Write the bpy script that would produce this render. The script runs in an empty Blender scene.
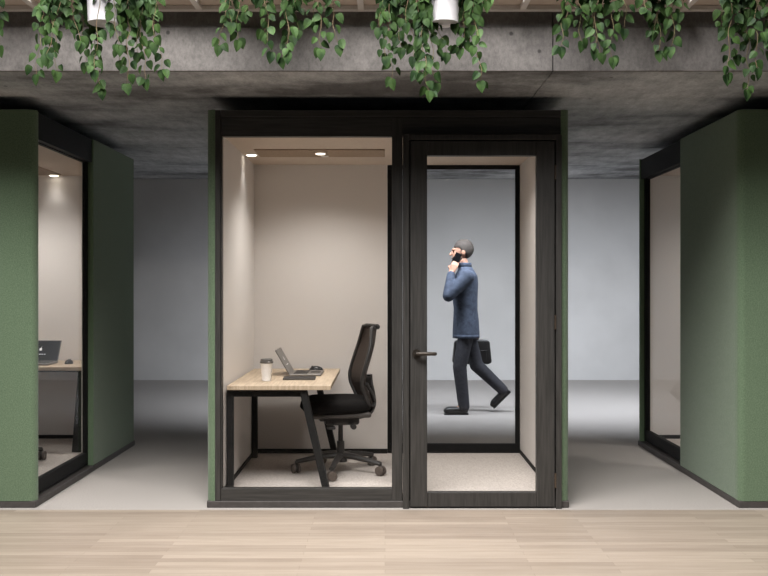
import bpy, bmesh, math, random
from mathutils import Vector, Matrix
R = math.radians
S = bpy.context.scene
COL = S.collection
random.seed(7)

# ---------------------------------------------------------------- camera
cd = bpy.data.cameras.new('camera'); cam = bpy.data.objects.new('camera', cd); COL.objects.link(cam)
cam.location = (0, 0, 1.331); cam.rotation_euler = (R(90), 0, 0)
cd.sensor_width = 36; cd.lens = 911/768*36
cd.shift_x = -1/768; cd.shift_y = -1/768
cd.clip_start = .05; cd.clip_end = 60
S.camera = cam
# ---------------------------------------------------------------- world, daylight, added rear fill, exposure
W = bpy.data.worlds.new('world'); S.world = W; W.use_nodes = True
W.node_tree.nodes['Background'].inputs[0].default_value = (.9, .94, 1, 1)
W.node_tree.nodes['Background'].inputs[1].default_value = .02
def area(name, loc, target, sx, sy, power, col, spread=180):
    l = bpy.data.lights.new(name, 'AREA'); l.shape = 'RECTANGLE'; l.size = sx; l.size_y = sy
    l.energy = power; l.color = col; l.spread = R(spread)
    o = bpy.data.objects.new(name, l); COL.objects.link(o); o.location = loc
    o.rotation_euler = (Vector(target)-Vector(loc)).to_track_quat('-Z', 'Y').to_euler()
    return o
area('skylight_daylight', (-.8, 2.5, 5.35), (.3, 5.5, .7), 4.2, 2.6, 550, (1, .97, .945), 140)
area('rear_wall_fill', (2.2, 8.82, 2.55), (2.4, 10.8, 0), 7.4, .3, 190, (.85, .91, 1), 120)  # unseen fill added behind the soffit edge to brighten rear wall and floor
S.view_settings.view_transform = 'Standard'; S.view_settings.look = 'None'
S.view_settings.gamma = 1; S.view_settings.use_curve_mapping = False
S.view_settings.exposure = 0.0

# ---------------------------------------------------------------- materials
def srgb(c):
    f = lambda v: v/12.92 if v <= .04045 else ((v+.055)/1.055)**2.4
    return tuple(f(v/255) for v in c)+(1,)
def mat(name, col, rough=.6, metal=0, col2=None, nscale=20, bump=0, bscale=60, emis=0, spec=.5, stretch=(1,1,1), detail=4, lo=.35, hi=.65, sheen=0):
    m = bpy.data.materials.new(name); m.use_nodes = True
    nt = m.node_tree; b = nt.nodes['Principled BSDF']
    b.inputs['Base Color'].default_value = srgb(col); b.inputs['Roughness'].default_value = rough
    b.inputs['Metallic'].default_value = metal; b.inputs['Specular IOR Level'].default_value = spec
    if sheen: b.inputs['Sheen Weight'].default_value = sheen
    if col2 or bump:
        tc = nt.nodes.new('ShaderNodeTexCoord'); mp = nt.nodes.new('ShaderNodeMapping')
        mp.inputs['Scale'].default_value = stretch; nt.links.new(tc.outputs['Object'], mp.inputs[0])
    if col2:
        n = nt.nodes.new('ShaderNodeTexNoise'); n.inputs['Scale'].default_value = nscale; n.inputs['Detail'].default_value = detail
        nt.links.new(mp.outputs[0], n.inputs[0])
        r = nt.nodes.new('ShaderNodeValToRGB'); r.color_ramp.elements[0].color = srgb(col); r.color_ramp.elements[1].color = srgb(col2)
        r.color_ramp.elements[0].position = lo; r.color_ramp.elements[1].position = hi
        nt.links.new(n.outputs[0], r.inputs[0]); nt.links.new(r.outputs[0], b.inputs['Base Color'])
    if bump:
        n = nt.nodes.new('ShaderNodeTexNoise'); n.inputs['Scale'].default_value = bscale; n.inputs['Detail'].default_value = 3
        nt.links.new(mp.outputs[0], n.inputs[0])
        bp = nt.nodes.new('ShaderNodeBump'); bp.inputs['Strength'].default_value = bump; bp.inputs['Distance'].default_value = .01
        nt.links.new(n.outputs[0], bp.inputs['Height']); nt.links.new(bp.outputs[0], b.inputs['Normal'])
    if emis:
        b.inputs['Emission Color'].default_value = srgb(col); b.inputs['Emission Strength'].default_value = emis
    return m
def concrete(name, base, light, dark, seed=0, rough=.85):
    m = bpy.data.materials.new(name); m.use_nodes = True
    nt = m.node_tree; L = nt.links; b = nt.nodes['Principled BSDF']; b.inputs['Roughness'].default_value = rough
    tc = nt.nodes.new('ShaderNodeTexCoord')
    def noise(scale, stretch, det=6, rg=.6):
        mp = nt.nodes.new('ShaderNodeMapping'); mp.inputs['Scale'].default_value = stretch; mp.inputs['Location'].default_value = (seed, seed*2, 0)
        L.new(tc.outputs['Object'], mp.inputs[0]); n = nt.nodes.new('ShaderNodeTexNoise')
        n.inputs['Scale'].default_value = scale; n.inputs['Detail'].default_value = det; n.inputs['Roughness'].default_value = rg
        L.new(mp.outputs[0], n.inputs[0]); return n
    n1 = noise(.9, (1, 1.6, 1)); r1 = nt.nodes.new('ShaderNodeValToRGB')
    e = r1.color_ramp.elements; e[0].position = .36; e[0].color = srgb(dark); e[1].position = .66; e[1].color = srgb(light)
    k = e.new(.5); k.color = srgb(base); L.new(n1.outputs[0], r1.inputs[0])
    n2 = noise(14, (1, .35, 1), 8, .7); r2 = nt.nodes.new('ShaderNodeValToRGB')
    r2.color_ramp.elements[0].position = .3; r2.color_ramp.elements[0].color = (.55, .55, .55, 1)
    r2.color_ramp.elements[1].position = .62; r2.color_ramp.elements[1].color = (1, 1, 1, 1); L.new(n2.outputs[0], r2.inputs[0])
    mx = nt.nodes.new('ShaderNodeMix'); mx.data_type = 'RGBA'; mx.blend_type = 'MULTIPLY'; mx.inputs[0].default_value = .8
    L.new(r1.outputs[0], mx.inputs[6]); L.new(r2.outputs[0], mx.inputs[7])
    v = nt.nodes.new('ShaderNodeTexVoronoi'); v.inputs['Scale'].default_value = 7; v.inputs['Randomness'].default_value = 1
    L.new(tc.outputs['Object'], v.inputs['Vector']); r3 = nt.nodes.new('ShaderNodeValToRGB')
    r3.color_ramp.elements[0].position = .05; r3.color_ramp.elements[0].color = (.3, .3, .3, 1)
    r3.color_ramp.elements[1].position = .10; r3.color_ramp.elements[1].color = (1, 1, 1, 1); L.new(v.outputs[0], r3.inputs[0])
    m2 = nt.nodes.new('ShaderNodeMix'); m2.data_type = 'RGBA'; m2.blend_type = 'MULTIPLY'
    gt = nt.nodes.new('ShaderNodeMath'); gt.operation = 'GREATER_THAN'; gt.inputs[1].default_value = .62; sc = nt.nodes.new('ShaderNodeSeparateColor')
    L.new(v.outputs['Color'], sc.inputs[0]); L.new(sc.outputs[0], gt.inputs[0]); L.new(gt.outputs[0], m2.inputs[0])
    n4 = noise(70, (1, 1, .6), 5, .7); r4 = nt.nodes.new('ShaderNodeValToRGB'); r4.color_ramp.elements[0].position = .32; r4.color_ramp.elements[0].color = (.6, .6, .6, 1)
    r4.color_ramp.elements[1].position = .6; r4.color_ramp.elements[1].color = (1, 1, 1, 1); L.new(n4.outputs[0], r4.inputs[0])
    m3 = nt.nodes.new('ShaderNodeMix'); m3.data_type = 'RGBA'; m3.blend_type = 'MULTIPLY'; m3.inputs[0].default_value = .7
    L.new(mx.outputs[2], m3.inputs[6]); L.new(r4.outputs[0], m3.inputs[7]); mx = m3
    L.new(mx.outputs[2], m2.inputs[6]); L.new(r3.outputs[0], m2.inputs[7]); L.new(m2.outputs[2], b.inputs['Base Color'])
    bp = nt.nodes.new('ShaderNodeBump'); bp.inputs['Strength'].default_value = .35; bp.inputs['Distance'].default_value = .01
    L.new(n2.outputs[0], bp.inputs['Height']); L.new(bp.outputs[0], b.inputs['Normal'])
    return m
def planks(name):
    m = bpy.data.materials.new(name); m.use_nodes = True
    nt = m.node_tree; L = nt.links; b = nt.nodes['Principled BSDF']; b.inputs['Roughness'].default_value = .42
    tc = nt.nodes.new('ShaderNodeTexCoord')
    br = nt.nodes.new('ShaderNodeTexBrick'); br.offset = .37; br.inputs['Scale'].default_value = 1
    br.inputs['Brick Width'].default_value = 1.1; br.inputs['Row Height'].default_value = .058
    br.inputs['Mortar Size'].default_value = .0006; br.inputs['Mortar Smooth'].default_value = .2
    br.inputs['Color1'].default_value = srgb((154, 141, 128)); br.inputs['Color2'].default_value = srgb((175, 162, 148))
    br.inputs['Mortar'].default_value = srgb((118, 105, 92)); L.new(tc.outputs['Object'], br.inputs[0])
    mp = nt.nodes.new('ShaderNodeMapping'); mp.inputs['Scale'].default_value = (1, 14, 1); L.new(tc.outputs['Object'], mp.inputs[0])
    n = nt.nodes.new('ShaderNodeTexNoise'); n.inputs['Scale'].default_value = 3; n.inputs['Detail'].default_value = 8; L.new(mp.outputs[0], n.inputs[0])
    r = nt.nodes.new('ShaderNodeValToRGB'); r.color_ramp.elements[0].position = .3; r.color_ramp.elements[0].color = (.82, .8, .78, 1)
    r.color_ramp.elements[1].position = .7; r.color_ramp.elements[1].color = (1, 1, 1, 1); L.new(n.outputs[0], r.inputs[0])
    mx = nt.nodes.new('ShaderNodeMix'); mx.data_type = 'RGBA'; mx.blend_type = 'MULTIPLY'; mx.inputs[0].default_value = .9
    L.new(br.outputs[0], mx.inputs[6]); L.new(r.outputs[0], mx.inputs[7]); L.new(mx.outputs[2], b.inputs['Base Color'])
    return m
def glass(name):
    m = bpy.data.materials.new(name); m.use_nodes = True
    nt = m.node_tree; nt.nodes.clear(); L = nt.links
    out = nt.nodes.new('ShaderNodeOutputMaterial'); t = nt.nodes.new('ShaderNodeBsdfTransparent'); t.inputs[0].default_value = (.972, .972, .97, 1)
    g = nt.nodes.new('ShaderNodeBsdfGlossy'); g.inputs['Roughness'].default_value = .01
    ge = nt.nodes.new('ShaderNodeNewGeometry'); ml = nt.nodes.new('ShaderNodeMath'); ml.operation = 'MULTIPLY'; iv = nt.nodes.new('ShaderNodeMath'); iv.operation = 'SUBTRACT'; iv.inputs[0].default_value = 1; L.new(ge.outputs['Backfacing'], iv.inputs[1])
    f = nt.nodes.new('ShaderNodeFresnel'); f.inputs[0].default_value = 1.22; mx = nt.nodes.new('ShaderNodeMixShader')
    L.new(f.outputs[0], ml.inputs[0]); L.new(iv.outputs[0], ml.inputs[1]); L.new(ml.outputs[0], mx.inputs[0]); L.new(t.outputs[0], mx.inputs[1]); L.new(g.outputs[0], mx.inputs[2]); L.new(mx.outputs[0], out.inputs[0])
    return m
M = dict(
 concrete=concrete('beam_concrete', (124,120,117), (138,133,130), (108,104,102), 3),
 soffit=concrete('soffit_concrete', (180,182,184), (216,217,218), (112,112,113), 11),
 wall=mat('wall_plaster', (200,198,196), .9, col2=(209,207,205), nscale=1.5),
 wood_floor=planks('oak_planks'),
 carpet=mat('grey_carpet', (150,145,141), .97, col2=(192,186,181), nscale=160, bump=.5, bscale=220, spec=.1, detail=6, lo=.3, hi=.7),
 podfloor=mat('pod_carpet', (172,164,158), .97, col2=(200,193,187), nscale=120, bump=.3, bscale=220, spec=.1),
 felt=mat('green_felt', (88,108,84), .95, col2=(112,131,106), nscale=170, bump=.35, bscale=260, spec=.15, sheen=.25, lo=.3, hi=.7),
 frame=mat('dark_stained_ash', (46,45,43), .5, col2=(62,60,58), nscale=6, stretch=(14,14,.8), detail=8, bump=.15, bscale=30),
 frame_h=mat('dark_stained_ash_rail', (46,45,43), .5, col2=(62,60,58), nscale=6, stretch=(.8,14,14), detail=8, bump=.15, bscale=30),
 black=mat('black_metal', (20,20,20), .65, spec=.2, col2=(26,26,26), nscale=30),
 plinth=mat('plinth_laminate', (66,62,60), .55, col2=(74,70,68), nscale=30),
 lining=mat('ivory_acoustic_lining', (220,215,211), .95, col2=(228,223,219), nscale=140, bump=.15, bscale=200, spec=.15),
 inceil=mat('pod_ceiling_felt', (198,184,170), .95, col2=(206,192,178), nscale=80, spec=.15),
 slot=mat('ceiling_vent_panel', (150,130,110), .8, col2=(158,138,118), nscale=40),
 glass=glass('clear_glass'),
 led=mat('led_lens', (255,244,226), .5, emis=6),
 handle=mat('bronze_metal', (62,57,52), .35, .6, col2=(70,64,58), nscale=40),
 brass=mat('hinge_brass', (92,80,70), .4, .7, col2=(104,92,80), nscale=40),
 oak=mat('oak_desktop', (172,153,130), .5, col2=(196,178,155), nscale=5, stretch=(14,1,1), detail=8),
 desk_metal=mat('black_powder_coat', (24,24,24), .6, spec=.25, col2=(34,34,34), nscale=60),
 cup=mat('white_paper', (232,230,228), .6, col2=(240,238,236), nscale=30),
 lid=mat('grey_plastic_lid', (84,80,76), .45, col2=(92,88,84), nscale=40),
 alu=mat('grey_aluminium', (118,114,110), .4, .6, col2=(124,120,116), nscale=30),
 keys=mat('black_keys', (24,24,24), .5, col2=(30,30,30), nscale=90),
 screen=mat('dark_screen', (10,11,13), .5, spec=.08, col2=(15,16,18), nscale=4),
 screen_glare=mat('grey_reflection_screen', (112,108,104), .4, spec=.3, col2=(120,116,112), nscale=4),  # grey base colour stands in for a reflection on the display
 mark=mat('white_mark', (225,225,225), .5, col2=(232,232,232), nscale=10, emis=.35),
 cover=mat('black_cover', (26,24,24), .55, col2=(36,33,32), nscale=60),
 mouse=mat('black_gloss_plastic', (22,22,22), .3, col2=(27,27,27), nscale=30),
 seat=mat('black_seat_fabric', (20,19,19), .95, col2=(34,32,31), nscale=220, bump=.3, bscale=300, spec=.1),
 mesh=mat('brown_black_mesh', (46,38,33), .8, col2=(66,55,48), nscale=300, bump=.3, bscale=400),
 plastic=mat('charcoal_plastic', (40,38,37), .45, col2=(48,46,45), nscale=60),
 pan=mat('taupe_plastic', (62,57,54), .5, col2=(70,65,62), nscale=40),
 caster=mat('taupe_caster', (86,76,70), .5, col2=(94,84,78), nscale=60),
 white_metal=mat('white_painted_metal', (226,221,217), .5, col2=(234,229,225), nscale=12),
 beige=mat('beige_ceiling_board', (205,190,177), .85, col2=(212,198,186), nscale=2),
 pot=mat('white_ceramic', (224,222,226), .35, col2=(232,230,234), nscale=8),
 soil=mat('dark_soil', (46,36,28), .95, col2=(66,52,40), nscale=60, bump=.6),
 stem=mat('brown_green_stem', (128,104,82), .7, col2=(104,106,66), nscale=20),
 leaf=mat('heart_leaf', (28,50,24), .6, spec=.2, col2=(66,92,46), nscale=14, detail=2, lo=.35, hi=.68),
 skin=mat('skin', (172,128,106), .6, col2=(182,138,116), nscale=20),
 hair=mat('grey_brown_hair', (44,38,34), .8, col2=(74,66,60), nscale=60, stretch=(1,1,4)),
 jacket=mat('blue_denim', (60,67,82), .9, col2=(77,86,103), nscale=26, bump=.3, bscale=40),
 trousers=mat('charcoal_cloth', (48,48,54), .9, col2=(58,58,64), nscale=40, bump=.25, bscale=30),
 shoe=mat('black_leather', (24,22,22), .4, col2=(32,30,30), nscale=20),
 eye=mat('dark_eye', (28,22,18), .2, col2=(34,28,24), nscale=20),
)

# ---------------------------------------------------------------- mesh helpers
def tf(bm, vs, m):
    if m is not None: bmesh.ops.transform(bm, matrix=m, verts=vs)
def box(bm, a, b, bev=0, seg=2, m=None):
    t = bmesh.new(); bmesh.ops.create_cube(t, size=1)
    a, b = Vector(a), Vector(b); c = (a+b)/2; d = b-a
    for v in t.verts: v.co = Vector((v.co.x*d.x, v.co.y*d.y, v.co.z*d.z))+c
    if bev: bmesh.ops.bevel(t, geom=t.edges[:], offset=bev, segments=seg, profile=.5, affect='EDGES')
    if m is not None: t.transform(m)
    join(bm, t)
def join(bm, t):
    me = bpy.data.meshes.new('tmp'); t.to_mesh(me); bm.from_mesh(me); bpy.data.meshes.remove(me); t.free()
def cyl(bm, p, q, r, r2=None, n=20):
    p, q = Vector(p), Vector(q); d = q-p
    m = Matrix.Translation((p+q)/2) @ d.to_track_quat('Z', 'Y').to_matrix().to_4x4()
    bmesh.ops.create_cone(bm, cap_ends=True, segments=n, radius1=r, radius2=r if r2 is None else r2, depth=d.length, matrix=m)
def sph(bm, c, r, s=(1,1,1), u=20, v=14, rot=None):
    m = Matrix.Translation(c)
    if rot is not None: m = m @ rot
    m = m @ Matrix.Diagonal((s[0], s[1], s[2], 1))
    bmesh.ops.create_uvsphere(bm, u_segments=u, v_segments=v, radius=r, matrix=m)
def bar(bm, p, q, w, h, bev=.002, up=(0,0,1)):
    p, q = Vector(p), Vector(q); d = (q-p); L = d.length; z = d.normalized(); x = Vector(up).cross(z)
    if x.length < 1e-4: x = Vector((1,0,0)).cross(z)
    x.normalize(); y = z.cross(x)
    m = Matrix(((x.x,y.x,z.x,p.x),(x.y,y.y,z.y,p.y),(x.z,y.z,z.z,p.z),(0,0,0,1)))
    box(bm, (-w/2,-h/2,0), (w/2,h/2,L), bev, 1, m)
def tube(bm, pts, r, n=10, flat=1.0, lat=None):
    pts = [Vector(p) for p in pts]; rings = []
    for i, p in enumerate(pts):
        t = (pts[min(i+1, len(pts)-1)]-pts[max(i-1, 0)]).normalized()
        u = Vector(lat) if lat else (Vector((0,1,0)) if abs(t.y) < .9 else Vector((1,0,0)))
        x = (u-t*u.dot(t)).normalized(); y = t.cross(x); rr = r[i] if isinstance(r, (list, tuple)) else r
        rings.append([bm.verts.new(p+x*math.cos(2*math.pi*k/n)*rr*flat+y*math.sin(2*math.pi*k/n)*rr) for k in range(n)])
    for a, b in zip(rings, rings[1:]):
        for k in range(n): bm.faces.new((a[k], a[(k+1)%n], b[(k+1)%n], b[k]))
    bm.faces.new(rings[0][::-1]); bm.faces.new(rings[-1])
def lathe(bm, prof, n=32, c=(0,0,0)):
    c = Vector(c); rings = []
    for r, z in prof:
        rings.append([bm.verts.new(c+Vector((r*math.cos(2*math.pi*k/n), r*math.sin(2*math.pi*k/n), z))) for k in range(n)])
    for a, b in zip(rings, rings[1:]):
        for k in range(n): bm.faces.new((a[k], a[(k+1)%n], b[(k+1)%n], b[k]))
    bm.faces.new(rings[0][::-1]); bm.faces.new(rings[-1])
def prism(bm, poly, z0, z1):
    a = [bm.verts.new((x, y, z0)) for x, y in poly]; b = [bm.verts.new((x, y, z1)) for x, y in poly]; n = len(poly)
    bm.faces.new(a[::-1]); bm.faces.new(b)
    for k in range(n): bm.faces.new((a[k], a[(k+1)%n], b[(k+1)%n], b[k]))
def obj(name, bm, m, parent=None, smooth=False):
    bmesh.ops.recalc_face_normals(bm, faces=bm.faces)
    me = bpy.data.meshes.new(name); bm.to_mesh(me); bm.free()
    o = bpy.data.objects.new(name, me); COL.objects.link(o)
    me.materials.append(M[m] if isinstance(m, str) else m)
    if smooth:
        for p in me.polygons: p.use_smooth = True
        if smooth == 'auto':
            e = o.modifiers.new('split', 'EDGE_SPLIT'); e.split_angle = R(40)
    if parent: o.parent = parent
    return o
def bx(name, a, b, m, parent=None, bev=.002):
    t = bmesh.new(); box(t, a, b, bev); return obj(name, t, m, parent)
def tag(o, label, cat, group=None):
    o['label'] = label; o['category'] = cat
    if group: o['group'] = group
    return o
def thing(name, label, cat, loc=(0,0,0), rz=0, group=None):
    o = bpy.data.objects.new(name, None); COL.objects.link(o); o.empty_display_size = .1
    o.location = loc; o.rotation_euler = (0, 0, rz); return tag(o, label, cat, group)
def struct(o): o['kind'] = 'structure'; return o
def dup(o, loc, rz, label):
    def cp(a, par):
        c = a.copy(); COL.objects.link(c)
        if par: c.parent = par
        for ch in [x for x in list(COL.objects) if x.parent == a and x != c]: cp(ch, c)
        return c
    r = cp(o, None); r.location = loc; r.rotation_euler = (0, 0, rz); r['label'] = label
    return r

# ---------------------------------------------------------------- the room
Yc = 5.44
struct(bx('floor', (-8, 3.6, -.1), (8, Yc, 0), 'wood_floor', bev=0))
struct(bx('floor', (-8, Yc, -.1), (8, 13.2, 0.0), 'carpet', bev=0))
struct(bx('wall_back', (-8, 13.03, 0), (8, 13.2, 3.4), 'wall', bev=0))
struct(bx('wall_left', (-8.15, 5.2, 0), (-8, 13.2, 3.4), 'wall', bev=0))
bm = bmesh.new()
box(bm, (8, 5.2, 0), (8.15, 8.0, 3.4)); box(bm, (8, 12, 0), (8.15, 13.2, 3.4)); box(bm, (8, 8.0, 2.7), (8.15, 12, 3.4)); box(bm, (8, 8, 0), (8.15, 12, .1))
struct(obj('wall_right', bm, 'wall'))
# beam face in two cast lengths with a joint, upper band set slightly back
HS = 2.485; SB = 216/(HS-1.331); Y0 = 911/SB; XJ = 168/SB; GZ = 1.331+275/SB; BZ = 1.331+260/SB
J1, J2, J3 = (911*(HS-1.331)/d for d in (189, 139.5, 122))
bm = bmesh.new()
for a, b in ((-8, XJ-.003), (XJ+.003, 8)):
    box(bm, (a, Y0, HS), (b, Y0+.02, BZ-.001), .002, 1); box(bm, (a, Y0+.006, BZ+.001), (b, Y0+.3, GZ+.062), .002, 1)
struct(obj('ceiling', bm, 'concrete'))
bm = bmesh.new()
for a, b in ((-8, XJ-.0025), (XJ+.0025, 8)):
    for y0, y1 in ((Y0+.021, J1), (J1+.005, J2), (J2+.005, J3)):
        box(bm, (a, y0, HS), (b, y1, 2.72), .0015, 1)
box(bm, (-8, Y0+.10, HS+.02), (8, J3-.02, 2.74))
struct(obj('ceiling', bm, 'soffit'))
bm = bmesh.new()
box(bm, (-8, J3-.02, 2.876), (8, 13.2, 3.1))
struct(obj('ceiling', bm, 'soffit'))
# white ceiling grid with beige boards in front of the beam
bm = bmesh.new(); box(bm, (-6, Y0-.17, GZ+.028), (6, Y0+.006, GZ+.057)); struct(obj('ceiling', bm, 'beige'))
bm = bmesh.new(); box(bm, (-6, Y0-.035, GZ+.001), (6, Y0+.004, GZ+.027), .003)

for k in range(-7, 8):
    x = (361-385+k*161)/SB
    box(bm, (x-.016, 3.8, GZ+.002), (x+.016, Y0-.03, GZ+.027), .002)
struct(obj('trim_1', bm, 'white_metal'))
bm = bmesh.new(); box(bm, (-6, 4.28, GZ+.027), (6, 4.32, GZ+.067), .003); struct(obj('trim_2', bm, 'white_metal'))

# ---------------------------------------------------------------- office pod
def rounded_side(sx):
    # outer felt panel with its two vertical corners rounded; sx = -1 or 1
    r = .042; xo, xi = 1.093, 1.043; D = .75
    p = [(xi, -D)]
    for k in range(7):
        a = -math.pi/2+k*math.pi/12; p.append((xo-r+r*math.cos(a), -D+r+r*math.sin(a)))
    for k in range(7):
        a = k*math.pi/12; p.append((xo-r+r*math.cos(a), D-r+r*math.sin(a)))
    p.append((xi, D))
    return [(sx*x, y) for x, y in p]
def make_pod(label):
    t = thing('office_pod', label, 'office pod', group='green felt office pods')
    bm = bmesh.new(); box(bm, (-1.092, -.752, 0), (1.092, .752, .042), .006, 2); obj('plinth', bm, 'plinth', t)
    bx('pod_floor', (-1.04, -.69, .042), (1.04, .70, .07), 'podfloor', t, 0)
    for sx in (-1, 1):
        bm = bmesh.new(); prism(bm, rounded_side(sx), .042, 2.40); obj('side_panel', bm, 'felt', t, 'auto')
        bx('wall_lining', (min(sx*1.043, sx*1.008), -.69, .07), (max(sx*1.043, sx*1.008), .70, 2.30), 'lining', t, 0)
        x0, x1 = sorted((sx*1.008, sx*1.002)); bx('skirting', (x0, -.69, .07), (x1, .665, .10), 'black', t, 0)
    bx('back_panel', (-1.043, .70, .042), (0.0, .75, 2.40), 'felt', t, .004)
    bx('wall_lining', (-1.008, .665, .07), (0.0, .70, 2.257), 'lining', t, 0)
    bx('skirting', (-1.002, .658, .07), (0.0, .665, .105), 'black', t, 0)
    # roof and inside ceiling
    bx('roof', (-1.043, -.69, 2.30), (1.043, .70, 2.395), 'black', t)
    bx('ceiling_panel', (-1.008, -.69, 2.257), (1.008, .70, 2.30), 'inceil', t, 0)
    v = bx('vent_panel', (-.90, -.12, 2.249), (-.02, .20, 2.257), 'slot', t, .002)
    bm = bmesh.new(); cyl(bm, (-.46, 0, 2.243), (-.46, 0, 2.249), .038, n=32); l = obj('downlight', bm, 'white_metal', t)
    bm = bmesh.new(); cyl(bm, (-.46, 0, 2.240), (-.46, 0, 2.243), .031, n=32); obj('lens', bm, 'led', l)
    bm = bmesh.new(); cyl(bm, (-.44, .14, 2.244), (-.44, .14, 2.249), .028, n=32); obj('sensor', bm, 'white_metal', t)
    bm = bmesh.new(); cyl(bm, (-.95, .12, 2.251), (-.95, .12, 2.257), .045, n=32); l2 = obj('downlight', bm, 'white_metal', t)
    bm = bmesh.new(); cyl(bm, (-.95, .12, 2.248), (-.95, .12, 2.251), .034, n=32); obj('lens', bm, 'led', l2)
    bm = bmesh.new(); cyl(bm, (.52, -.2, 2.251), (.52, -.2, 2.257), .038, n=32); added_fill = obj('downlight', bm, 'white_metal', t)  # unseen extra downlight, added to brighten under the desk and the right wall
    bm = bmesh.new(); cyl(bm, (.52, -.2, 2.248), (.52, -.2, 2.251), .031, n=32); obj('lens', bm, 'led', added_fill)
    for (lx, ly, e, sz) in ((-.46, 0, 78, 142), (-.95, .12, 4, 110), (.52, -.2, 46, 150)):  # last entry is the added fill in the right half
        ld = bpy.data.lights.new('downlight_lamp', 'SPOT'); ld.energy = e*LED; ld.color = (1, .955, .90); ld.spot_size = R(sz); ld.spot_blend = 1; ld.shadow_soft_size = .10
        lo = bpy.data.objects.new('downlight_lamp', ld); COL.objects.link(lo); lo.parent = t; lo.location = (lx, ly, 2.235)
    # back window
    bm = bmesh.new()
    box(bm, (0.002, .675, .07), (1.006, .70, .14), .002); box(bm, (0.002, .675, 2.225), (1.006, .70, 2.257), .002)
    box(bm, (0.002, .682, .07), (.036, .70, 2.257), .002); box(bm, (.972, .682, .07), (1.006, .70, 2.257), .002)
    bw = obj('back_window_frame', bm, 'black', t)
    bx('glass_pane', (.03, .688, .135), (.978, .696, 2.23), 'glass', bw, 0)
    bm = bmesh.new()
    box(bm, (0.001, .70, .05), (1.043, .712, .14), .002); box(bm, (0.001, .70, 2.232), (1.043, .74, 2.395), .002)
    box(bm, (0.001, .70, .14), (.03, .712, 2.232), .002); box(bm, (.985, .70, .14), (1.043, .712, 2.232), .002)
    obj('back_window_surround', bm, 'black', t)
    # front frame: outer stiles, header, bottom rail, centre post
    F = -.75
    bm = bmesh.new()
    box(bm, (-1.042, F, .042), (-1.010, F+.06, 2.397), .002); box(bm, (-1.008, F+.008, .114), (-1.003, F+.06, 2.24), .001)
    box(bm, (.024, F+.004, .042), (.088, F+.06, 2.355), .002)
    obj('front_post', bm, 'frame', t)
    bm = bmesh.new()
    box(bm, (-1.008, F, 2.357), (1.042, F+.06, 2.397), .002); box(bm, (-1.008, F+.01, 2.24), (1.042, F+.06, 2.355), .002)
    obj('header', bm, 'frame_h', t)
    bm = bmesh.new(); box(bm, (-1.008, F+.003, .042), (.024, F+.06, .114), .002); obj('bottom_rail', bm, 'frame_h', t)
    bx('front_glass', (-1.006, F+.026, .112), (.026, F+.036, 2.242), 'glass', t, 0)
    # door frame, proud of the rest
    bm = bmesh.new()
    box(bm, (.090, F-.03, 0), (.127, F+.05, 2.245), .003); box(bm, (1.008, F-.03, 0), (1.042, F+.05, 2.245), .003)
    box(bm, (.127, F-.03, 2.215), (1.008, F+.05, 2.245), .003)
    box(bm, (.12, F+.034, .0), (.15, F+.055, 2.23), .001); box(bm, (.985, F+.034, .0), (1.015, F+.055, 2.23), .001); box(bm, (.15, F+.034, 2.19), (.985, F+.055, 2.23), .001); obj('door_frame', bm, 'frame', t)
    d = bpy.data.objects.new('door', None)
    bm = bmesh.new()
    box(bm, (.134, F-.02, .012), (.235, F+.03, 2.208), .002); box(bm, (.893, F-.02, .012), (1.001, F+.03, 2.208), .002)
    box(bm, (.236, F-.02, .012), (.892, F+.03, .096), .002); box(bm, (.236, F-.02, 2.12), (.892, F+.03, 2.208), .002)
    door = obj('door', bm, 'frame', t)
    bpy.data.objects.remove(d)
    bx('door_glass', (.23, F, .09), (.897, F+.01, 2.125), 'glass', door, 0)
    bm = bmesh.new(); hx, hz = .171, .933
    cyl(bm, (hx, F-.02, hz), (hx, F-.03, hz), .026, n=32); cyl(bm, (hx, F-.03, hz), (hx, F-.06, hz), .011)
    tube(bm, [(hx, F-.06, hz), (hx+.02, F-.066, hz), (hx+.11, F-.066, hz), (hx+.118, F-.064, hz)], [.011, .0115, .0115, .009], 14)
    obj('door_handle', bm, 'handle', door, 'auto')
    for z in (.17, 1.12, 2.02):
        bm = bmesh.new(); cyl(bm, (1.0045, F-.026, z-.04), (1.0045, F-.026, z+.04), .006, n=14)
        for k in (-.04, -.013, .013, .04): cyl(bm, (1.0045, F-.026, z+k-.003), (1.0045, F-.026, z+k+.003), .0075, n=14)
        obj('hinge', bm, 'brass', door)
    return t
LED = 1.0
pod = make_pod('green felt office pod in the middle, its glass front and closed door facing us')
pod.location = (.018, 6.24, 0)
podL = dup(pod, (-2.856, 6.578, 0), R(-90), 'green felt office pod at the left edge with a desk visible through its side glass')
podR = dup(pod, (2.88, 6.575, 0), R(90), 'green felt office pod at the right edge, an empty pale room behind its side glass')

# ---------------------------------------------------------------- desks (local: wall side -x, origin on pod floor at desk middle)
ZF = .07
def make_desk(label):
    t = thing('desk', label, 'desk', group='oak topped pod desks')
    H = .723-ZF; hw, hd = .32, .59
    bx('desktop', (-hw-.0, -hd, H-.028), (hw, hd, H), 'oak', t, .003)
    for sy in (-1, 1):
        y = sy*(hd-.06)
        bm = bmesh.new(); bar(bm, (-hw+.012, y, 0), (-hw+.012, y, H-.03), .04, .04); o = obj('leg', bm, 'desk_metal', t)
        bm = bmesh.new(); bar(bm, (.29, y, 0), (.145, y, H-.03), .042, .07, up=(0, 1, 0)); obj('leg', bm, 'desk_metal', t)
        bm = bmesh.new(); bar(bm, (-hw+.03, y, H-.055), (.14, y, H-.055), .038, .038); obj('crossbar', bm, 'desk_metal', t)
    bm = bmesh.new()
    for x in (-.2, .08): bar(bm, (x, -hd+.08, H-.045), (x, hd-.08, H-.045), .03, .03)
    obj('support_rail', bm, 'desk_metal', t)
    return t
DX = -.655
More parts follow.
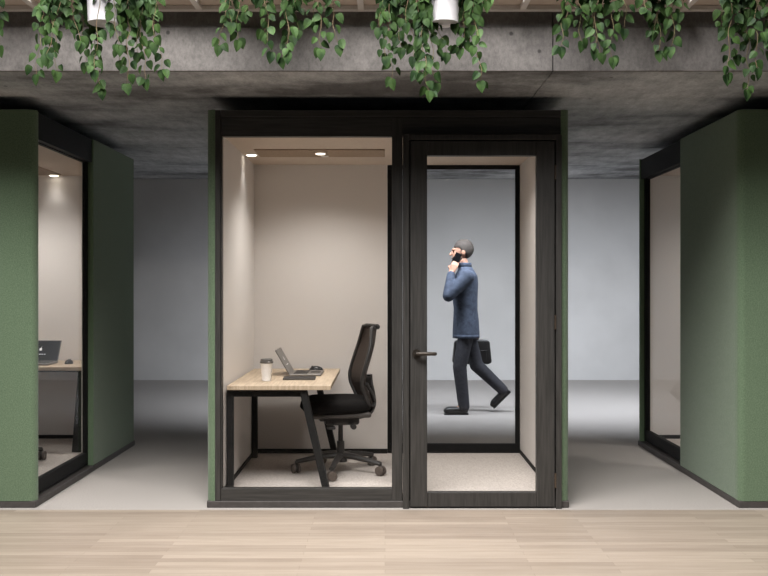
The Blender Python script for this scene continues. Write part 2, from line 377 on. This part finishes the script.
desk = make_desk('oak topped desk with black angled legs in the middle pod'); desk.location = (DX, 6.205, ZF)
def pod_xf(loc_world, pc, rz):   # carry a place in the middle pod into a turned pod
    v = Vector(loc_world)-Vector((.018, 6.24, 0)); m = Matrix.Rotation(rz, 3, 'Z'); return m @ v + Vector(pc)
pL = (-2.846, 6.575, 0)
dL = dup(desk, pod_xf((DX, 6.205, ZF), pL, R(-90)), R(-90), 'oak topped desk seen through the side glass of the left pod')

# ---------------------------------------------------------------- things on the desks
def apple_mark(bm, c, s, M4):
    t = bmesh.new()
    pts = []
    for k in range(24):
        a = 2*math.pi*k/24; r = 1-.12*max(0, math.cos(a-math.pi/2))**6-.10*max(0, math.cos(a+math.pi/2))**8
        x, y = r*math.cos(a)*.92, r*math.sin(a)
        if x > .55 and abs(y-.1) < .42: x = .55+.3*((y-.1)/.42)**2
        pts.append((x*s, y*s))
    a = [t.verts.new((x, y, 0)) for x, y in pts]; b = [t.verts.new((x, y, .0006)) for x, y in pts]
    t.faces.new(a[::-1]); t.faces.new(b)
    for k in range(24): t.faces.new((a[k], a[(k+1)%24], b[(k+1)%24], b[k]))
    lf = [(.0, .85), (.1, 1.5), (.45, 1.75), (.38, 1.35)]
    a = [t.verts.new((x*s, y*s, 0)) for x, y in lf]; b = [t.verts.new((x*s, y*s, .0006)) for x, y in lf]
    t.faces.new(a[::-1]); t.faces.new(b)
    for k in range(4): t.faces.new((a[k], a[(k+1)%4], b[(k+1)%4], b[k]))
    t.transform(M4 @ Matrix.Translation(c)); join(bm, t)
def make_laptop(label, sm):
    # open towards +x, hinge along y at x=0
    t = thing('laptop', label, 'laptop', group='open laptops on the pod desks')
    b = bx('base', (0, -.155, 0), (.22, .155, .014), 'alu', t, .004)
    bm = bmesh.new()
    for i in range(5):
        for j in range(13): box(bm, (.03+i*.019, -.13+j*.02, .0141), (.046+i*.019, -.113+j*.02, .0165))
    obj('keyboard', bm, 'keys', b)
    bx('trackpad', (.14, -.05, .0138), (.205, .05, .0148), 'cover', b, 0)
    th = R(-30)     # lid leans back
    m = Matrix.Translation((.004, 0, .013)) @ Matrix.Rotation(th, 4, 'Y')
    bm = bmesh.new(); box(bm, (-.006, -.155, 0), (0, .155, .190), .0025, 2, m); lid = obj('lid', bm, 'alu', t)
    bm = bmesh.new(); box(bm, (-.0005, -.148, .007), (.0008, .148, .183), 0, 1, m); sc = obj('screen', bm, sm, lid)
    # screen faces +x: marks on it, drawn in the (y, z) plane
    B = m @ Matrix(((0,0,1,.001),(1,0,0,0),(0,1,0,0),(0,0,0,1)))
    bm = bmesh.new(); apple_mark(bm, (0, .108, 0), .013, B)
    obj('logo', bm, 'mark', sc); bm = bmesh.new()
    for k in range(5):
        a = -.045+k*.019; t2 = bmesh.new(); box(t2, (a, .062, 0), (a+.014, .067, .0006)); t2.transform(B); join(bm, t2)
    obj('caption', bm, 'mark', sc)
    return t
lap = make_laptop('open grey laptop on the desk in the middle pod', 'screen_glare'); lap.location = (-.655, 6.36, .7235)
lapL = make_laptop('open black-screened laptop on the desk in the left pod', 'screen'); lapL.location = (-2.765, 7.27, .7235); lapL.rotation_euler = (0, 0, R(-90))
def make_mouse(label):
    t = thing('computer_mouse', label, 'mouse', group='black computer mice on the pod desks')
    bm = bmesh.new(); sph(bm, (0, 0, 0), .05, (1.05, .62, .72))
    bmesh.ops.bisect_plane(bm, geom=bm.verts[:]+bm.edges[:]+bm.faces[:], plane_co=(0,0,0), plane_no=(0,0,1), clear_inner=True)
    bmesh.ops.holes_fill(bm, edges=bm.edges); obj('body', bm, 'mouse', t, 'auto')
    bm = bmesh.new(); cyl(bm, (-.028, -.004, .030), (-.028, .004, .030), .007, n=16); obj('scroll_wheel', bm, 'plastic', t)
    return t
mouse = make_mouse('black computer mouse at the right of the laptop in the middle pod'); mouse.location = (-.50, 6.61, .7235); mouse.rotation_euler = (0,0,R(0))
dup(mouse, (-2.505, 7.22, .7235), R(-90), 'black computer mouse on the desk in the left pod')
t = thing('notebook', 'slim closed black notebook lying near the edge in front of the laptop', 'notebook', (-.565, 6.02, .7235), R(2))
bx('cover', (-.105, -.075, 0), (.105, .075, .012), 'cover', t, .002)
bx('pages', (-.102, -.0765, .002), (.1065, .073, .0095), 'lid', t, 0)
t = thing('coffee_cup', 'white paper takeaway cup with a grey lid on the middle desk', 'cup', (-.767, 5.90, .7235))
bm = bmesh.new(); lathe(bm, [(.027, 0), (.029, .001), (.039, .118), (.0405, .12), (.0395, .122), (.036, .12)]); obj('cup_body', bm, 'cup', t, 'auto')
bm = bmesh.new(); lathe(bm, [(.042, .115), (.0435, .118), (.0435, .124), (.040, .127), (.038, .140), (.035, .142), (.033, .138), (.01, .137)]); obj('lid', bm, 'lid', t, 'auto')

# ---------------------------------------------------------------- chair (faces -x)
def catmull(pts, n=6):
    P = [Vector(p) for p in pts]; P = [P[0]*2-P[1]]+P+[P[-1]*2-P[-2]]; out = []
    for i in range(1, len(P)-2):
        for k in range(n):
            t = k/n; a, b, c, d = P[i-1], P[i], P[i+1], P[i+2]
            out.append(.5*((2*b)+(c-a)*t+(2*a-5*b+4*c-d)*t*t+(3*b-a-3*c+d)*t**3))
    out.append(P[-2]); return out
def make_chair(label):
    t = thing('office_chair', label, 'chair', group='swivel office chairs in the pods')
    # seat cushion as a superellipse loft
    bm = bmesh.new(); rings = []
    lv = [(.425, .84), (.432, .94), (.45, .985), (.475, 1.0), (.498, .97), (.508, .86), (.510, .5)]
    for z, s in lv:
        ring = []
        for k in range(40):
            a = 2*math.pi*k/40; c, sn = math.cos(a), math.sin(a)
            x = -.035+.235*s*math.copysign(abs(c)**.55, c); y = .245*s*math.copysign(abs(sn)**.55, sn)
            dz = -.03*max(0, (-x-.16)/.1)**2-.012*max(0, 1-(x*x+y*y)/.03)
            ring.append(bm.verts.new((x, y, z+(dz if z > .45 else dz*.3))))
        rings.append(ring)
    for a, b in zip(rings, rings[1:]):
        for k in range(40): bm.faces.new((a[k], a[(k+1)%40], b[(k+1)%40], b[k]))
    bm.faces.new(rings[0][::-1]); bm.faces.new(rings[-1]); obj('seat', bm, 'seat', t, True)
    bm = bmesh.new(); box(bm, (-.235, -.215, .392), (.175, .215, .427), .015, 3); 
    obj('seat_pan', bm, 'pan', t)
    # back mesh: profile in x-z swept across y with wrap
    prof = catmull([(.195, 0, .47), (.168, 0, .53), (.142, 0, .60), (.143, 0, .67), (.175, 0, .78), (.203, 0, .88), (.220, 0, .985)], 5)
    zmin, zmax = prof[0].z, prof[-1].z
    def hw(z):
        u = (z-zmin)/(zmax-zmin); return .165+.075*math.sin(math.pi*min(1, u*.85+.12))-.02*max(0, u-.8)/.2
    def pt(p, v, off=0): return Vector((p.x-.055*v*v+.02+off, v*hw(p.z), p.z))
    bm = bmesh.new(); N = 14; g = []
    for off in (0, .008):
        g.append([[bm.verts.new(pt(p, -1+2*j/N, off)) for j in range(N+1)] for p in prof])
    for s in (0, 1):
        for i in range(len(prof)-1):
            for j in range(N): bm.faces.new((g[s][i][j], g[s][i][j+1], g[s][i+1][j+1], g[s][i+1][j]))
    n = len(prof)
    for i in range(n-1):
        for j in (0, N): bm.faces.new((g[0][i][j], g[0][i+1][j], g[1][i+1][j], g[1][i][j]))
    for j in range(N):
        for i in (0, n-1): bm.faces.new((g[0][i][j], g[0][i][j+1], g[1][i][j+1], g[1][i][j]))
    obj('backrest_mesh', bm, 'mesh', t, True)
    path = [pt(p, 1) for p in prof]+[pt(prof[-1], v)+Vector((.008, 0, .008)) for v in (.8, .5, .2, -.2, -.5, -.8)]+[pt(p, -1) for p in reversed(prof)]+[pt(prof[0], v)+Vector((.006, 0, -.004)) for v in (-.6, -.2, .2, .6)]
    path.append(path[0]); bm = bmesh.new(); tube(bm, path, .013, 10); 
    tube(bm, [pt(prof[-1], v)+Vector((.016, 0, .004)) for v in (-.95, -.5, 0, .5, .95)], .017, 10)
    obj('back_frame', bm, 'plastic', t, True)
    bm = bmesh.new()
    sp = catmull([(0, 0, .375), (.10, 0, .372), (.19, 0, .395), (.225, 0, .45), (.222, 0, .52), (.205, 0, .60), (.20, 0, .66)], 5)
    tube(bm, sp, .02, 12, 1.9, (0,1,0)); 
    for s in (-1, 1):
        tube(bm, catmull([(.222, s*.02, .49), (.212, s*.09, .51), (.18, s*.16, .56), (.138, s*.215, .62)], 4), .012, 10)
    box(bm, (.165, -.05, .585), (.21, .05, .65), .012)
    obj('back_bracket', bm, 'plastic', t, 'auto')
    bm = bmesh.new(); box(bm, (-.11, -.07, .325), (.12, .07, .388), .016); box(bm, (-.15, -.05, .352), (.0, .05, .388), .01)
    obj('tilt_mechanism', bm, 'plastic', t)
    bm = bmesh.new(); cyl(bm, (-.06, -.06, .335), (-.09, -.20, .335), .006); box(bm, (-.125, -.235, .325), (-.07, -.19, .343), .006)
    obj('lever', bm, 'plastic', t)
    bm = bmesh.new(); cyl(bm, (.05, -.06, .335), (.055, -.17, .335), .006); cyl(bm, (.055, -.165, .335), (.055, -.21, .335), .018); obj('tension_knob', bm, 'plastic', t)
    bm = bmesh.new(); cyl(bm, (0,0,.08), (0,0,.21), .029, .025); cyl(bm, (0,0,.21), (0,0,.33), .016); obj('gas_column', bm, 'plastic', t, 'auto')
    bm = bmesh.new(); cyl(bm, (0,0,.072), (0,0,.135), .046, .034, 24)
    A = [R(a-CR) for a in (-98, -26, 46, 118, 190)]
    for a in A:
        d = Vector((math.cos(a), math.sin(a), 0)); side = Vector((-d.y, d.x, 0))
        tube(bm, [d*.02+Vector((0,0,.115)), d*.10+Vector((0,0,.112)), d*.2+Vector((0,0,.098)), d*.305+Vector((0,0,.078))], [.022, .02, .017, .015], 10, 1.2, tuple(side))
    b = obj('five_star_base', bm, 'plastic', t, 'auto')
    for i, a in enumerate(A):
        d = Vector((math.cos(a), math.sin(a), 0)); c = d*.305+Vector((0,0,.033)); r2 = a+R(35+40*i); w = Vector((math.cos(r2), math.sin(r2), 0))
        bm = bmesh.new(); cyl(bm, c+Vector((0,0,.02)), c+Vector((0,0,.05)), .008)
        sph(bm, c+Vector((0,0,.006)), .03, (.8, .8, 1), 14, 10)
        k = obj('caster_stem', bm, 'plastic', b)
        bm = bmesh.new()
        for s in (-1, 1):
            cyl(bm, c+w*s*.009, c+w*s*.025, .033, .030, 24) if s > 0 else cyl(bm, c-w*.025, c-w*.009, .030, .033, 24)
        obj('wheel', bm, 'caster', k, 'auto')
    return t
CR = 12
chair = make_chair('black swivel office chair with a mesh back in the middle pod'); chair.location = (-.303, 6.22, ZF); chair.rotation_euler = (0, 0, R(CR))
dup(chair, (-2.77, 6.50, ZF), R(-78), 'swivel office chair in the left pod, one caster showing beside the green panel')

# ---------------------------------------------------------------- walking person
def remesh(name, bm, voxel, m, parent, smooth=4):
    me = bpy.data.meshes.new(name); bm.to_mesh(me); bm.free(); o = bpy.data.objects.new(name, me); COL.objects.link(o)
    r = o.modifiers.new('r', 'REMESH'); r.mode = 'VOXEL'; r.voxel_size = voxel
    s = o.modifiers.new('s', 'SMOOTH'); s.iterations = smooth; s.factor = .5
    dg = bpy.context.evaluated_depsgraph_get(); dg.update(); m2 = bpy.data.meshes.new_from_object(o.evaluated_get(dg)); m2.name = name
    o.modifiers.clear(); o.data = m2; bpy.data.meshes.remove(me); m2.materials.clear(); m2.materials.append(M[m])
    for p in m2.polygons: p.use_smooth = True
    if parent: o.parent = parent
    return o
def cap(bm, p, q, r, r2):
    cyl(bm, p, q, r, r2, 20); sph(bm, p, r); sph(bm, q, r2)
def chain(bm, pts, rs):
    for i in range(len(pts)-1): cap(bm, pts[i], pts[i+1], rs[i], rs[i+1])
def loft(bm, rings, n=28):
    rr = []
    for (x, y, z, rx, ry) in rings:
        rr.append([bm.verts.new((x+rx*math.cos(2*math.pi*k/n), y+ry*math.sin(2*math.pi*k/n), z)) for k in range(n)])
    for a, b in zip(rr, rr[1:]):
        for k in range(n): bm.faces.new((a[k], a[(k+1)%n], b[(k+1)%n], b[k]))
    bm.faces.new(rr[0][::-1]); bm.faces.new(rr[-1])
P = thing('person', 'grey-haired person in a blue denim jacket walking left behind the pod, phone hand raised', 'person', ((466-385)/94.9, 9.6, 0))
torso = [(.005,0,.88,.105,.155),(0,0,.98,.115,.165),(-.005,0,1.10,.10,.15),(-.01,0,1.25,.115,.17),(-.01,0,1.38,.12,.19),(0,0,1.46,.10,.19),(0,0,1.51,.07,.12)]
nsh, nel, nwr = Vector((0,-.185,1.44)), Vector((-.20,-.22,1.24)), Vector((-.165,-.13,1.48))
fsh, fel, fwr = Vector((.01,.185,1.44)), Vector((.09,.235,1.15)), Vector((.10,.24,.90))
nleg = [Vector((-.0,-.095,.90)), Vector((-.075,-.10,.50)), Vector((-.03,-.10,.09))]
fleg = [Vector((.02,.095,.90)), Vector((.12,.10,.50)), Vector((.40,.10,.235))]
bm = bmesh.new()
loft(bm, torso)
chain(bm, nleg, [.08, .052, .038]); chain(bm, fleg, [.08, .052, .038])
chain(bm, [nleg[2], Vector((-.14,-.10,.04))], [.034, .022]); chain(bm, [fleg[2], Vector((.345,.10,.115))], [.034, .022])
chain(bm, [nsh, nel, nwr], [.05, .04, .028]); chain(bm, [fsh, fel, fwr], [.05, .04, .028])
cap(bm, (-.005,0,1.47), (-.035,0,1.60), .058, .054)
# head facing -x
H = Vector((-.045, 0, 1.70))
sph(bm, H+Vector((.012,0,.022)), .098, (1, .80, 1)); sph(bm, H+Vector((-.028,0,-.03)), .078, (.92, .78, 1.08)); sph(bm, H+Vector((-.055,0,-.085)), .034, (1, 1.1, .8))
cap(bm, H+Vector((-.098,0,.005)), H+Vector((-.118,0,-.028)), .010, .014)       # nose
sph(bm, H+Vector((-.098,0,-.062)), .016, (.8, 1.5, .6))                        # lips
sph(bm, H+Vector((-.092,0,.026)), .02, (.7, 2.4, .5))                           # brow
for s in (-1, 1): sph(bm, H+Vector((.012,s*.078,-.005)), .03, (.75, .35, 1.1))   # ears
# near hand with the phone at the cheek
def hand(bm, wr, pal, fdir, across, curl, thumb):
    # palm from the wrist, four unequal fingers with two bends, thumb from the side of the palm
    fd = fdir.normalized(); ac = across.normalized(); cu = curl.normalized()
    kn = wr+fd*.085
    for k in range(4):
        w = (k-1.5)*.019; cap(bm, wr+fd*.012+ac*w*.6, kn+ac*w, .016, .0125)
        L = (.036, .043, .040, .031)[k]; a = kn+ac*w
        b = a+fd*L*.8+cu*L*.45; c = b+fd*L*.25+cu*L*.75; d = c+cu*L*.45-fd*L*.2
        cap(bm, a, b, .0095, .009); cap(bm, b, c, .009, .0085); cap(bm, c, d, .0085, .0075)
    a = wr+fd*.03-ac*.03; b = a+thumb*.035; c = b+(thumb*.5+cu*.5+fd*.3).normalized()*.033
    cap(bm, a+ac*.012, b, .015, .011); cap(bm, b, c, .011, .009)
hand(bm, nwr, None, Vector((.42,.12,.9)), Vector((.9,0,-.42)), Vector((.15,1,.1)), Vector((-.15,.85,.5)).normalized())
hand(bm, fwr, None, Vector((.05,0,-1)), Vector((-1,0,0)), Vector((0,-1,-.1)), Vector((0,-.7,-.7)).normalized())
remesh('body', bm, .006, 'skin', P, 2)
# jacket
bm = bmesh.new()
loft(bm, [(.0,0,.80,.142,.198),(.0,0,.86,.142,.198),(0,0,.98,.135,.185),(-.005,0,1.10,.125,.178),(-.012,0,1.25,.135,.19),(-.012,0,1.37,.14,.205),(-.002,0,1.45,.122,.20),(.0,0,1.50,.09,.14),(-.01,0,1.545,.07,.08)])
chain(bm, [nsh, nel, nel+(nwr-nel)*.9], [.074, .062, .044]); chain(bm, [fsh, fel, fel+(fwr-fel)*.95], [.074, .058, .043])
jk = remesh('jacket', bm, .009, 'jacket', P, 5)
bm = bmesh.new(); lathe(bm, [(.062,-.02),(.072,-.018),(.078,.025),(.072,.032),(.064,.02)], 28)
for v in bm.verts: v.co = Vector((v.co.x*1.05-.018+v.co.z*-.25, v.co.y*1.05, v.co.z+1.555))
obj('collar', bm, 'jacket', jk, True)
bm = bmesh.new(); loft(bm, [(.0,0,.795,.142,.199),(.0,0,.835,.143,.2)]); obj('waistband', bm, 'jacket', jk, True)
# trousers
bm = bmesh.new()
loft(bm, [(.005,0,.82,.12,.168),(.005,0,.90,.12,.17),(.0,0,.97,.115,.165)])
chain(bm, [nleg[0]-Vector((0,0,.03)), nleg[1], nleg[2]+Vector((0,0,-.005))], [.084, .073, .060]); chain(bm, [fleg[0]-Vector((0,0,.03)), fleg[1], fleg[2]+Vector((0,0,.0))], [.084, .073, .058])
tr = remesh('trousers', bm, .009, 'trousers', P, 5)
# shoes
def shoe(toe, heel, tilt):
    bm = bmesh.new(); m = Matrix.Translation(heel) @ Matrix.Rotation(tilt, 4, 'Y')
    t = bmesh.new()
    sph(t, (-.19,0,.042), .048, (1.15,.92,.75)); sph(t, (-.03,0,.05), .045, (1,.8,1.1)); cap(t, (-.19,0,.04), (-.03,0,.045), .043, .042); cap(t, (-.05,0,.06), (-.03,0,.10), .045, .047)
    bmesh.ops.bisect_plane(t, geom=t.verts[:]+t.edges[:]+t.faces[:], plane_co=(0,0,.004), plane_no=(0,0,1), clear_inner=True); bmesh.ops.holes_fill(t, edges=t.edges)
    t.transform(m); join(bm, t)
    o = remesh('shoe', bm, .007, 'shoe', P, 2)
    bm = bmesh.new(); box(bm, (-.24,-.04,0), (.015,.04,.014), .006, 2, m); box(bm, (-.05,-.034,-.0), (.015,.034,.026), .004, 1, m); obj('sole', bm, 'shoe', o)
shoe(None, Vector((-.0,-.10,0)), 0)
shoe(None, Vector((.475,.10,.205)), R(-45))
# hair, short beard, eyes
bm = bmesh.new(); sph(bm, H+Vector((.022,0,.032)), .107, (1, .82, 1), 32, 24)
for v in list(bm.verts):
    q = v.co-H
    lim = .045 if q.x < -.03 else (-.03 if q.x < .03 else -.085)
    if q.z < lim: v.co = H+Vector((.012+q.x*.7, q.y*.72, max(q.z, -.10)*.9+.0))
obj('hair', bm, 'hair', P, True)
bm = bmesh.new(); sph(bm, H+Vector((-.036,0,-.062)), .068, (1.02, .86, .8), 24, 16)
for v in list(bm.verts):
    if v.co.z > H.z-.045 and v.co.x < H.x-.07: v.co.x += .02
    if v.co.z > H.z-.03: v.co = v.co.lerp(H, .3)
obj('beard', bm, 'hair', P, True)
for s in (-1, 1):
    bm = bmesh.new(); sph(bm, H+Vector((-.0905, s*.032, .008)), .011, (.8, 1.3, .8), 12, 8); obj('eye', bm, 'eye', P, True)
ph = bmesh.new(); m = Matrix.Translation(nwr+Vector((.055,.033,.14))) @ Matrix.Rotation(R(25), 4, 'Y'); box(ph, (-.034,-.004,-.07), (.034,.004,.07), .003, 2, m)
o = obj('phone', ph, 'screen'); o.location = P.location; tag(o, 'dark phone held to the ear of the walking person', 'phone')
# bag
B = thing('bag', 'black soft briefcase carried by the walking person', 'bag', P.location+Vector((.085, .25, .50)), R(4))
bm = bmesh.new(); t2 = bmesh.new(); bmesh.ops.create_cube(t2, size=1)
bmesh.ops.bevel(t2, geom=t2.edges[:], offset=.12, segments=4, profile=.5, affect='EDGES')
for v in t2.verts: v.co = Vector((v.co.x*(.40-.05*v.co.z), v.co.y*(.11-.03*v.co.z), v.co.z*.26+.13))
join(bm, t2); obj('bag_body', bm, 'shoe', B, True)
bm = bmesh.new(); tube(bm, catmull([(-.07,0,.25),(-.062,0,.285),(-.03,0,.305),(.03,0,.305),(.062,0,.285),(.07,0,.25)], 4), .008, 8); obj('handle', bm, 'shoe', B, True)
bm = bmesh.new(); box(bm, (-.15,-.062,.02), (.15,-.050,.15), .005); obj('front_pocket', bm, 'shoe', B)

# ---------------------------------------------------------------- hanging plants
def leaf(bm, base, down, face, s):
    # heart shaped leaf, folded along its midrib
    d = down.normalized(); f = face-d*face.dot(d)
    if f.length < .05: f = Vector((0,-1,0))-d*Vector((0,-1,0)).dot(d)
    f.normalize(); x = d.cross(f)
    half = [(0,.0),(.18,-.06),(.36,.02),(.45,.20),(.43,.44),(.30,.70),(.13,.90),(0,1.05)]
    mid = [bm.verts.new(base+d*(y*s)-f*(.10*s*math.sin(min(1,max(0,y))*math.pi))*-1*.0+f*(-.16*s*max(0,y)**2)) for _, y in half]
    for sgn in (-1, 1):
        out = [mid[0]]+[bm.verts.new(base+d*(y*s)+x*(sgn*w*s*.92)+f*(.22*w*s-.16*s*max(0,y)**2)) for w, y in half[1:-1]]+[mid[-1]]
        for i in range(len(half)-1):
            q = [mid[i], mid[i+1], out[i+1], out[i]] if sgn > 0 else [mid[i], out[i], out[i+1], mid[i+1]]
            u = []
            for v in q:
                if v not in u: u.append(v)
            if len(u) > 2: bm.faces.new(u)
PY = 4.50
def wx(px, Y): return (px-385)*Y/911
def wz(py, Y): return 1.331+(287-py)*Y/911
def plant(label, cx, pot_bottom_y, strands):
    X, zb = wx(cx, PY), wz(pot_bottom_y, PY)
    t = thing('hanging_plant', label, 'hanging plant', (X, PY, zb), 0, 'trailing plants hanging over the pods')
    hgt = .16
    bm = bmesh.new(); lathe(bm, [(.066, 0), (.072, .003), (.079, hgt), (.082, hgt+.003), (.076, hgt+.003), (.074, hgt-.02), (.01, hgt-.021)]); obj('pot', bm, 'pot', t, 'auto')
    bm = bmesh.new(); lathe(bm, [(.073, hgt-.0195), (.06, hgt-.010), (.01, hgt-.006)], 20); obj('soil', bm, 'soil', t)
    bm = bmesh.new(); sy = 4.40-PY
    for a in (90, 210, 330):
        tube(bm, [(.077*math.cos(R(a)), .077*math.sin(R(a)), hgt-.003), (0, -.1, hgt+.06+max(0,GZ+.032-zb-hgt-.1)*.5)], .002, 6)
    tube(bm, [(0, -.1, hgt+.06+max(0,GZ+.032-zb-hgt-.1)*.5), (0, -.2, max(GZ+.047-zb, hgt+.08))], .003, 6)
    obj('hanger', bm, 'stem', t)
    for (x0, x1, y1) in strands:
        Y1 = PY+random.uniform(-.13, .10)
        a = math.atan2(Y1-PY, wx(x0, PY)-X+1e-4); top = Vector((.07*math.cos(a), .07*math.sin(a), hgt+.005))
        off = Vector((wx(x0, Y1)-X, Y1-PY, hgt+.0)); end = Vector((wx(x1, Y1)-X, Y1-PY, wz(y1-7, Y1)-zb))
        if off.xy.length < .09: off.xy = off.xy.normalized()*.09 if off.xy.length > .01 else Vector((0, -.09))
        st = Vector((off.x, off.y, hgt-.03)); L = st.z-end.z
        pts = [top, (top+off)/2+Vector((0,0,.022)), st]; k = max(3, int(L/.05))
        for i in range(1, k+1):
            u = i/k; w = .008*math.sin(i*1.9+x0)
            pts.append(Vector((st.x+(end.x-st.x)*u+w, st.y+(end.y-st.y)*u+.006*math.cos(i*2.3), st.z+(end.z-st.z)*u)))
        pts = catmull(pts, 4)
        bm = bmesh.new(); tube(bm, pts, [.0022-.0010*i/len(pts) for i in range(len(pts))], 6); v = obj('vine', bm, 'stem', t, True)
        bm = bmesh.new(); acc = 0; nxt = .0; side = 1
        tot = sum((pts[i+1]-pts[i]).length for i in range(len(pts)-1)); thick = 1
        for i in range(len(pts)-1):
            seg = (pts[i+1]-pts[i]).length; acc += seg
            if acc >= nxt:
                u = acc/tot; nxt = acc+(.012+.013*u)*random.uniform(.7, 1.3)*1.0
                for rep in range(2 if u < .5 else 1):
                    side = -side; s = random.uniform(.036, .060)*(1-.12*u)
                    az = random.uniform(-.9, .9)+(0 if random.random() < .7 else math.pi)
                    face = Vector((math.sin(az), -math.cos(az), random.uniform(.2, .9)))
                    down = Vector((side*random.uniform(.1, .85), random.uniform(-.35, .25), -1))
                    pet = Vector((side*random.uniform(.006, .022), random.uniform(-.02, .012), random.uniform(-.006, .008)))
                    q = pts[i+1]
                    if pot_bottom_y > 0 and q.z > -.03 and abs(q.x) < .06 and q.y < 0 and random.random() < .8: continue
                    leaf(bm, q+pet, down, face, s)
        leaf(bm, pts[-1], Vector((random.uniform(-.2, .2), -.1, -1)), Vector((random.uniform(-.5,.5), -1, .3)), .055)
        obj('leaves', bm, 'leaf', v)
    return t
plant('single trailing plant strand at the extreme left edge', -22, -8, [(-6, -1, 53), (-14, -8, 40)])
plant('dense trailing plant in a white pot above the left pod', 103, 24, [(44,36,82),(52,57,79),(62,47,62),(70,80,50),(80,86,70),(92,101,96),(100,95,78),(112,118,52),(120,120,68),(128,128,91),(137,147,87),(143,136,60),(150,163,77),(156,153,50),(60,72,30)])
plant('thin trailing plant over the top left of the middle pod', 281, -8, [(232,219,53),(240,237,48),(228,231,30),(262,270,59),(270,266,40),(290,283,65),(298,297,37),(284,289,60),(318,321,56),(326,337,52),(310,315,28),(254,246,20)])
plant('dense trailing plant in a white pot above the middle pod door', 444, 24, [(384,379,35),(386,392,87),(392,384,64),(400,400,55),(408,415,64),(417,428,98),(425,420,80),(432,435,90),(440,447,60),(462,461,45),(452,456,30),(466,462,55),(472,481,88),(476,470,50),(481,486,8),(480,489,5),(410,405,30)])
plant('trailing plant over the top right corner of the middle pod', 596, -8, [(566,561,54),(574,566,26),(584,581,49),(590,600,60),(598,595,56),(604,590,30),(612,611,65),(622,626,36)])
plant('narrow trailing plant left of the right pod roof', 664, -8, [(646,646,18),(656,661,58),(662,655,38),(668,673,54),(676,681,20)])
plant('trailing plant in the top right corner above the right pod', 750, -8, [(726,722,34),(734,727,82),(742,737,62),(748,748,97),(754,757,76),(762,765,46),(768,770,58),(738,744,40)])
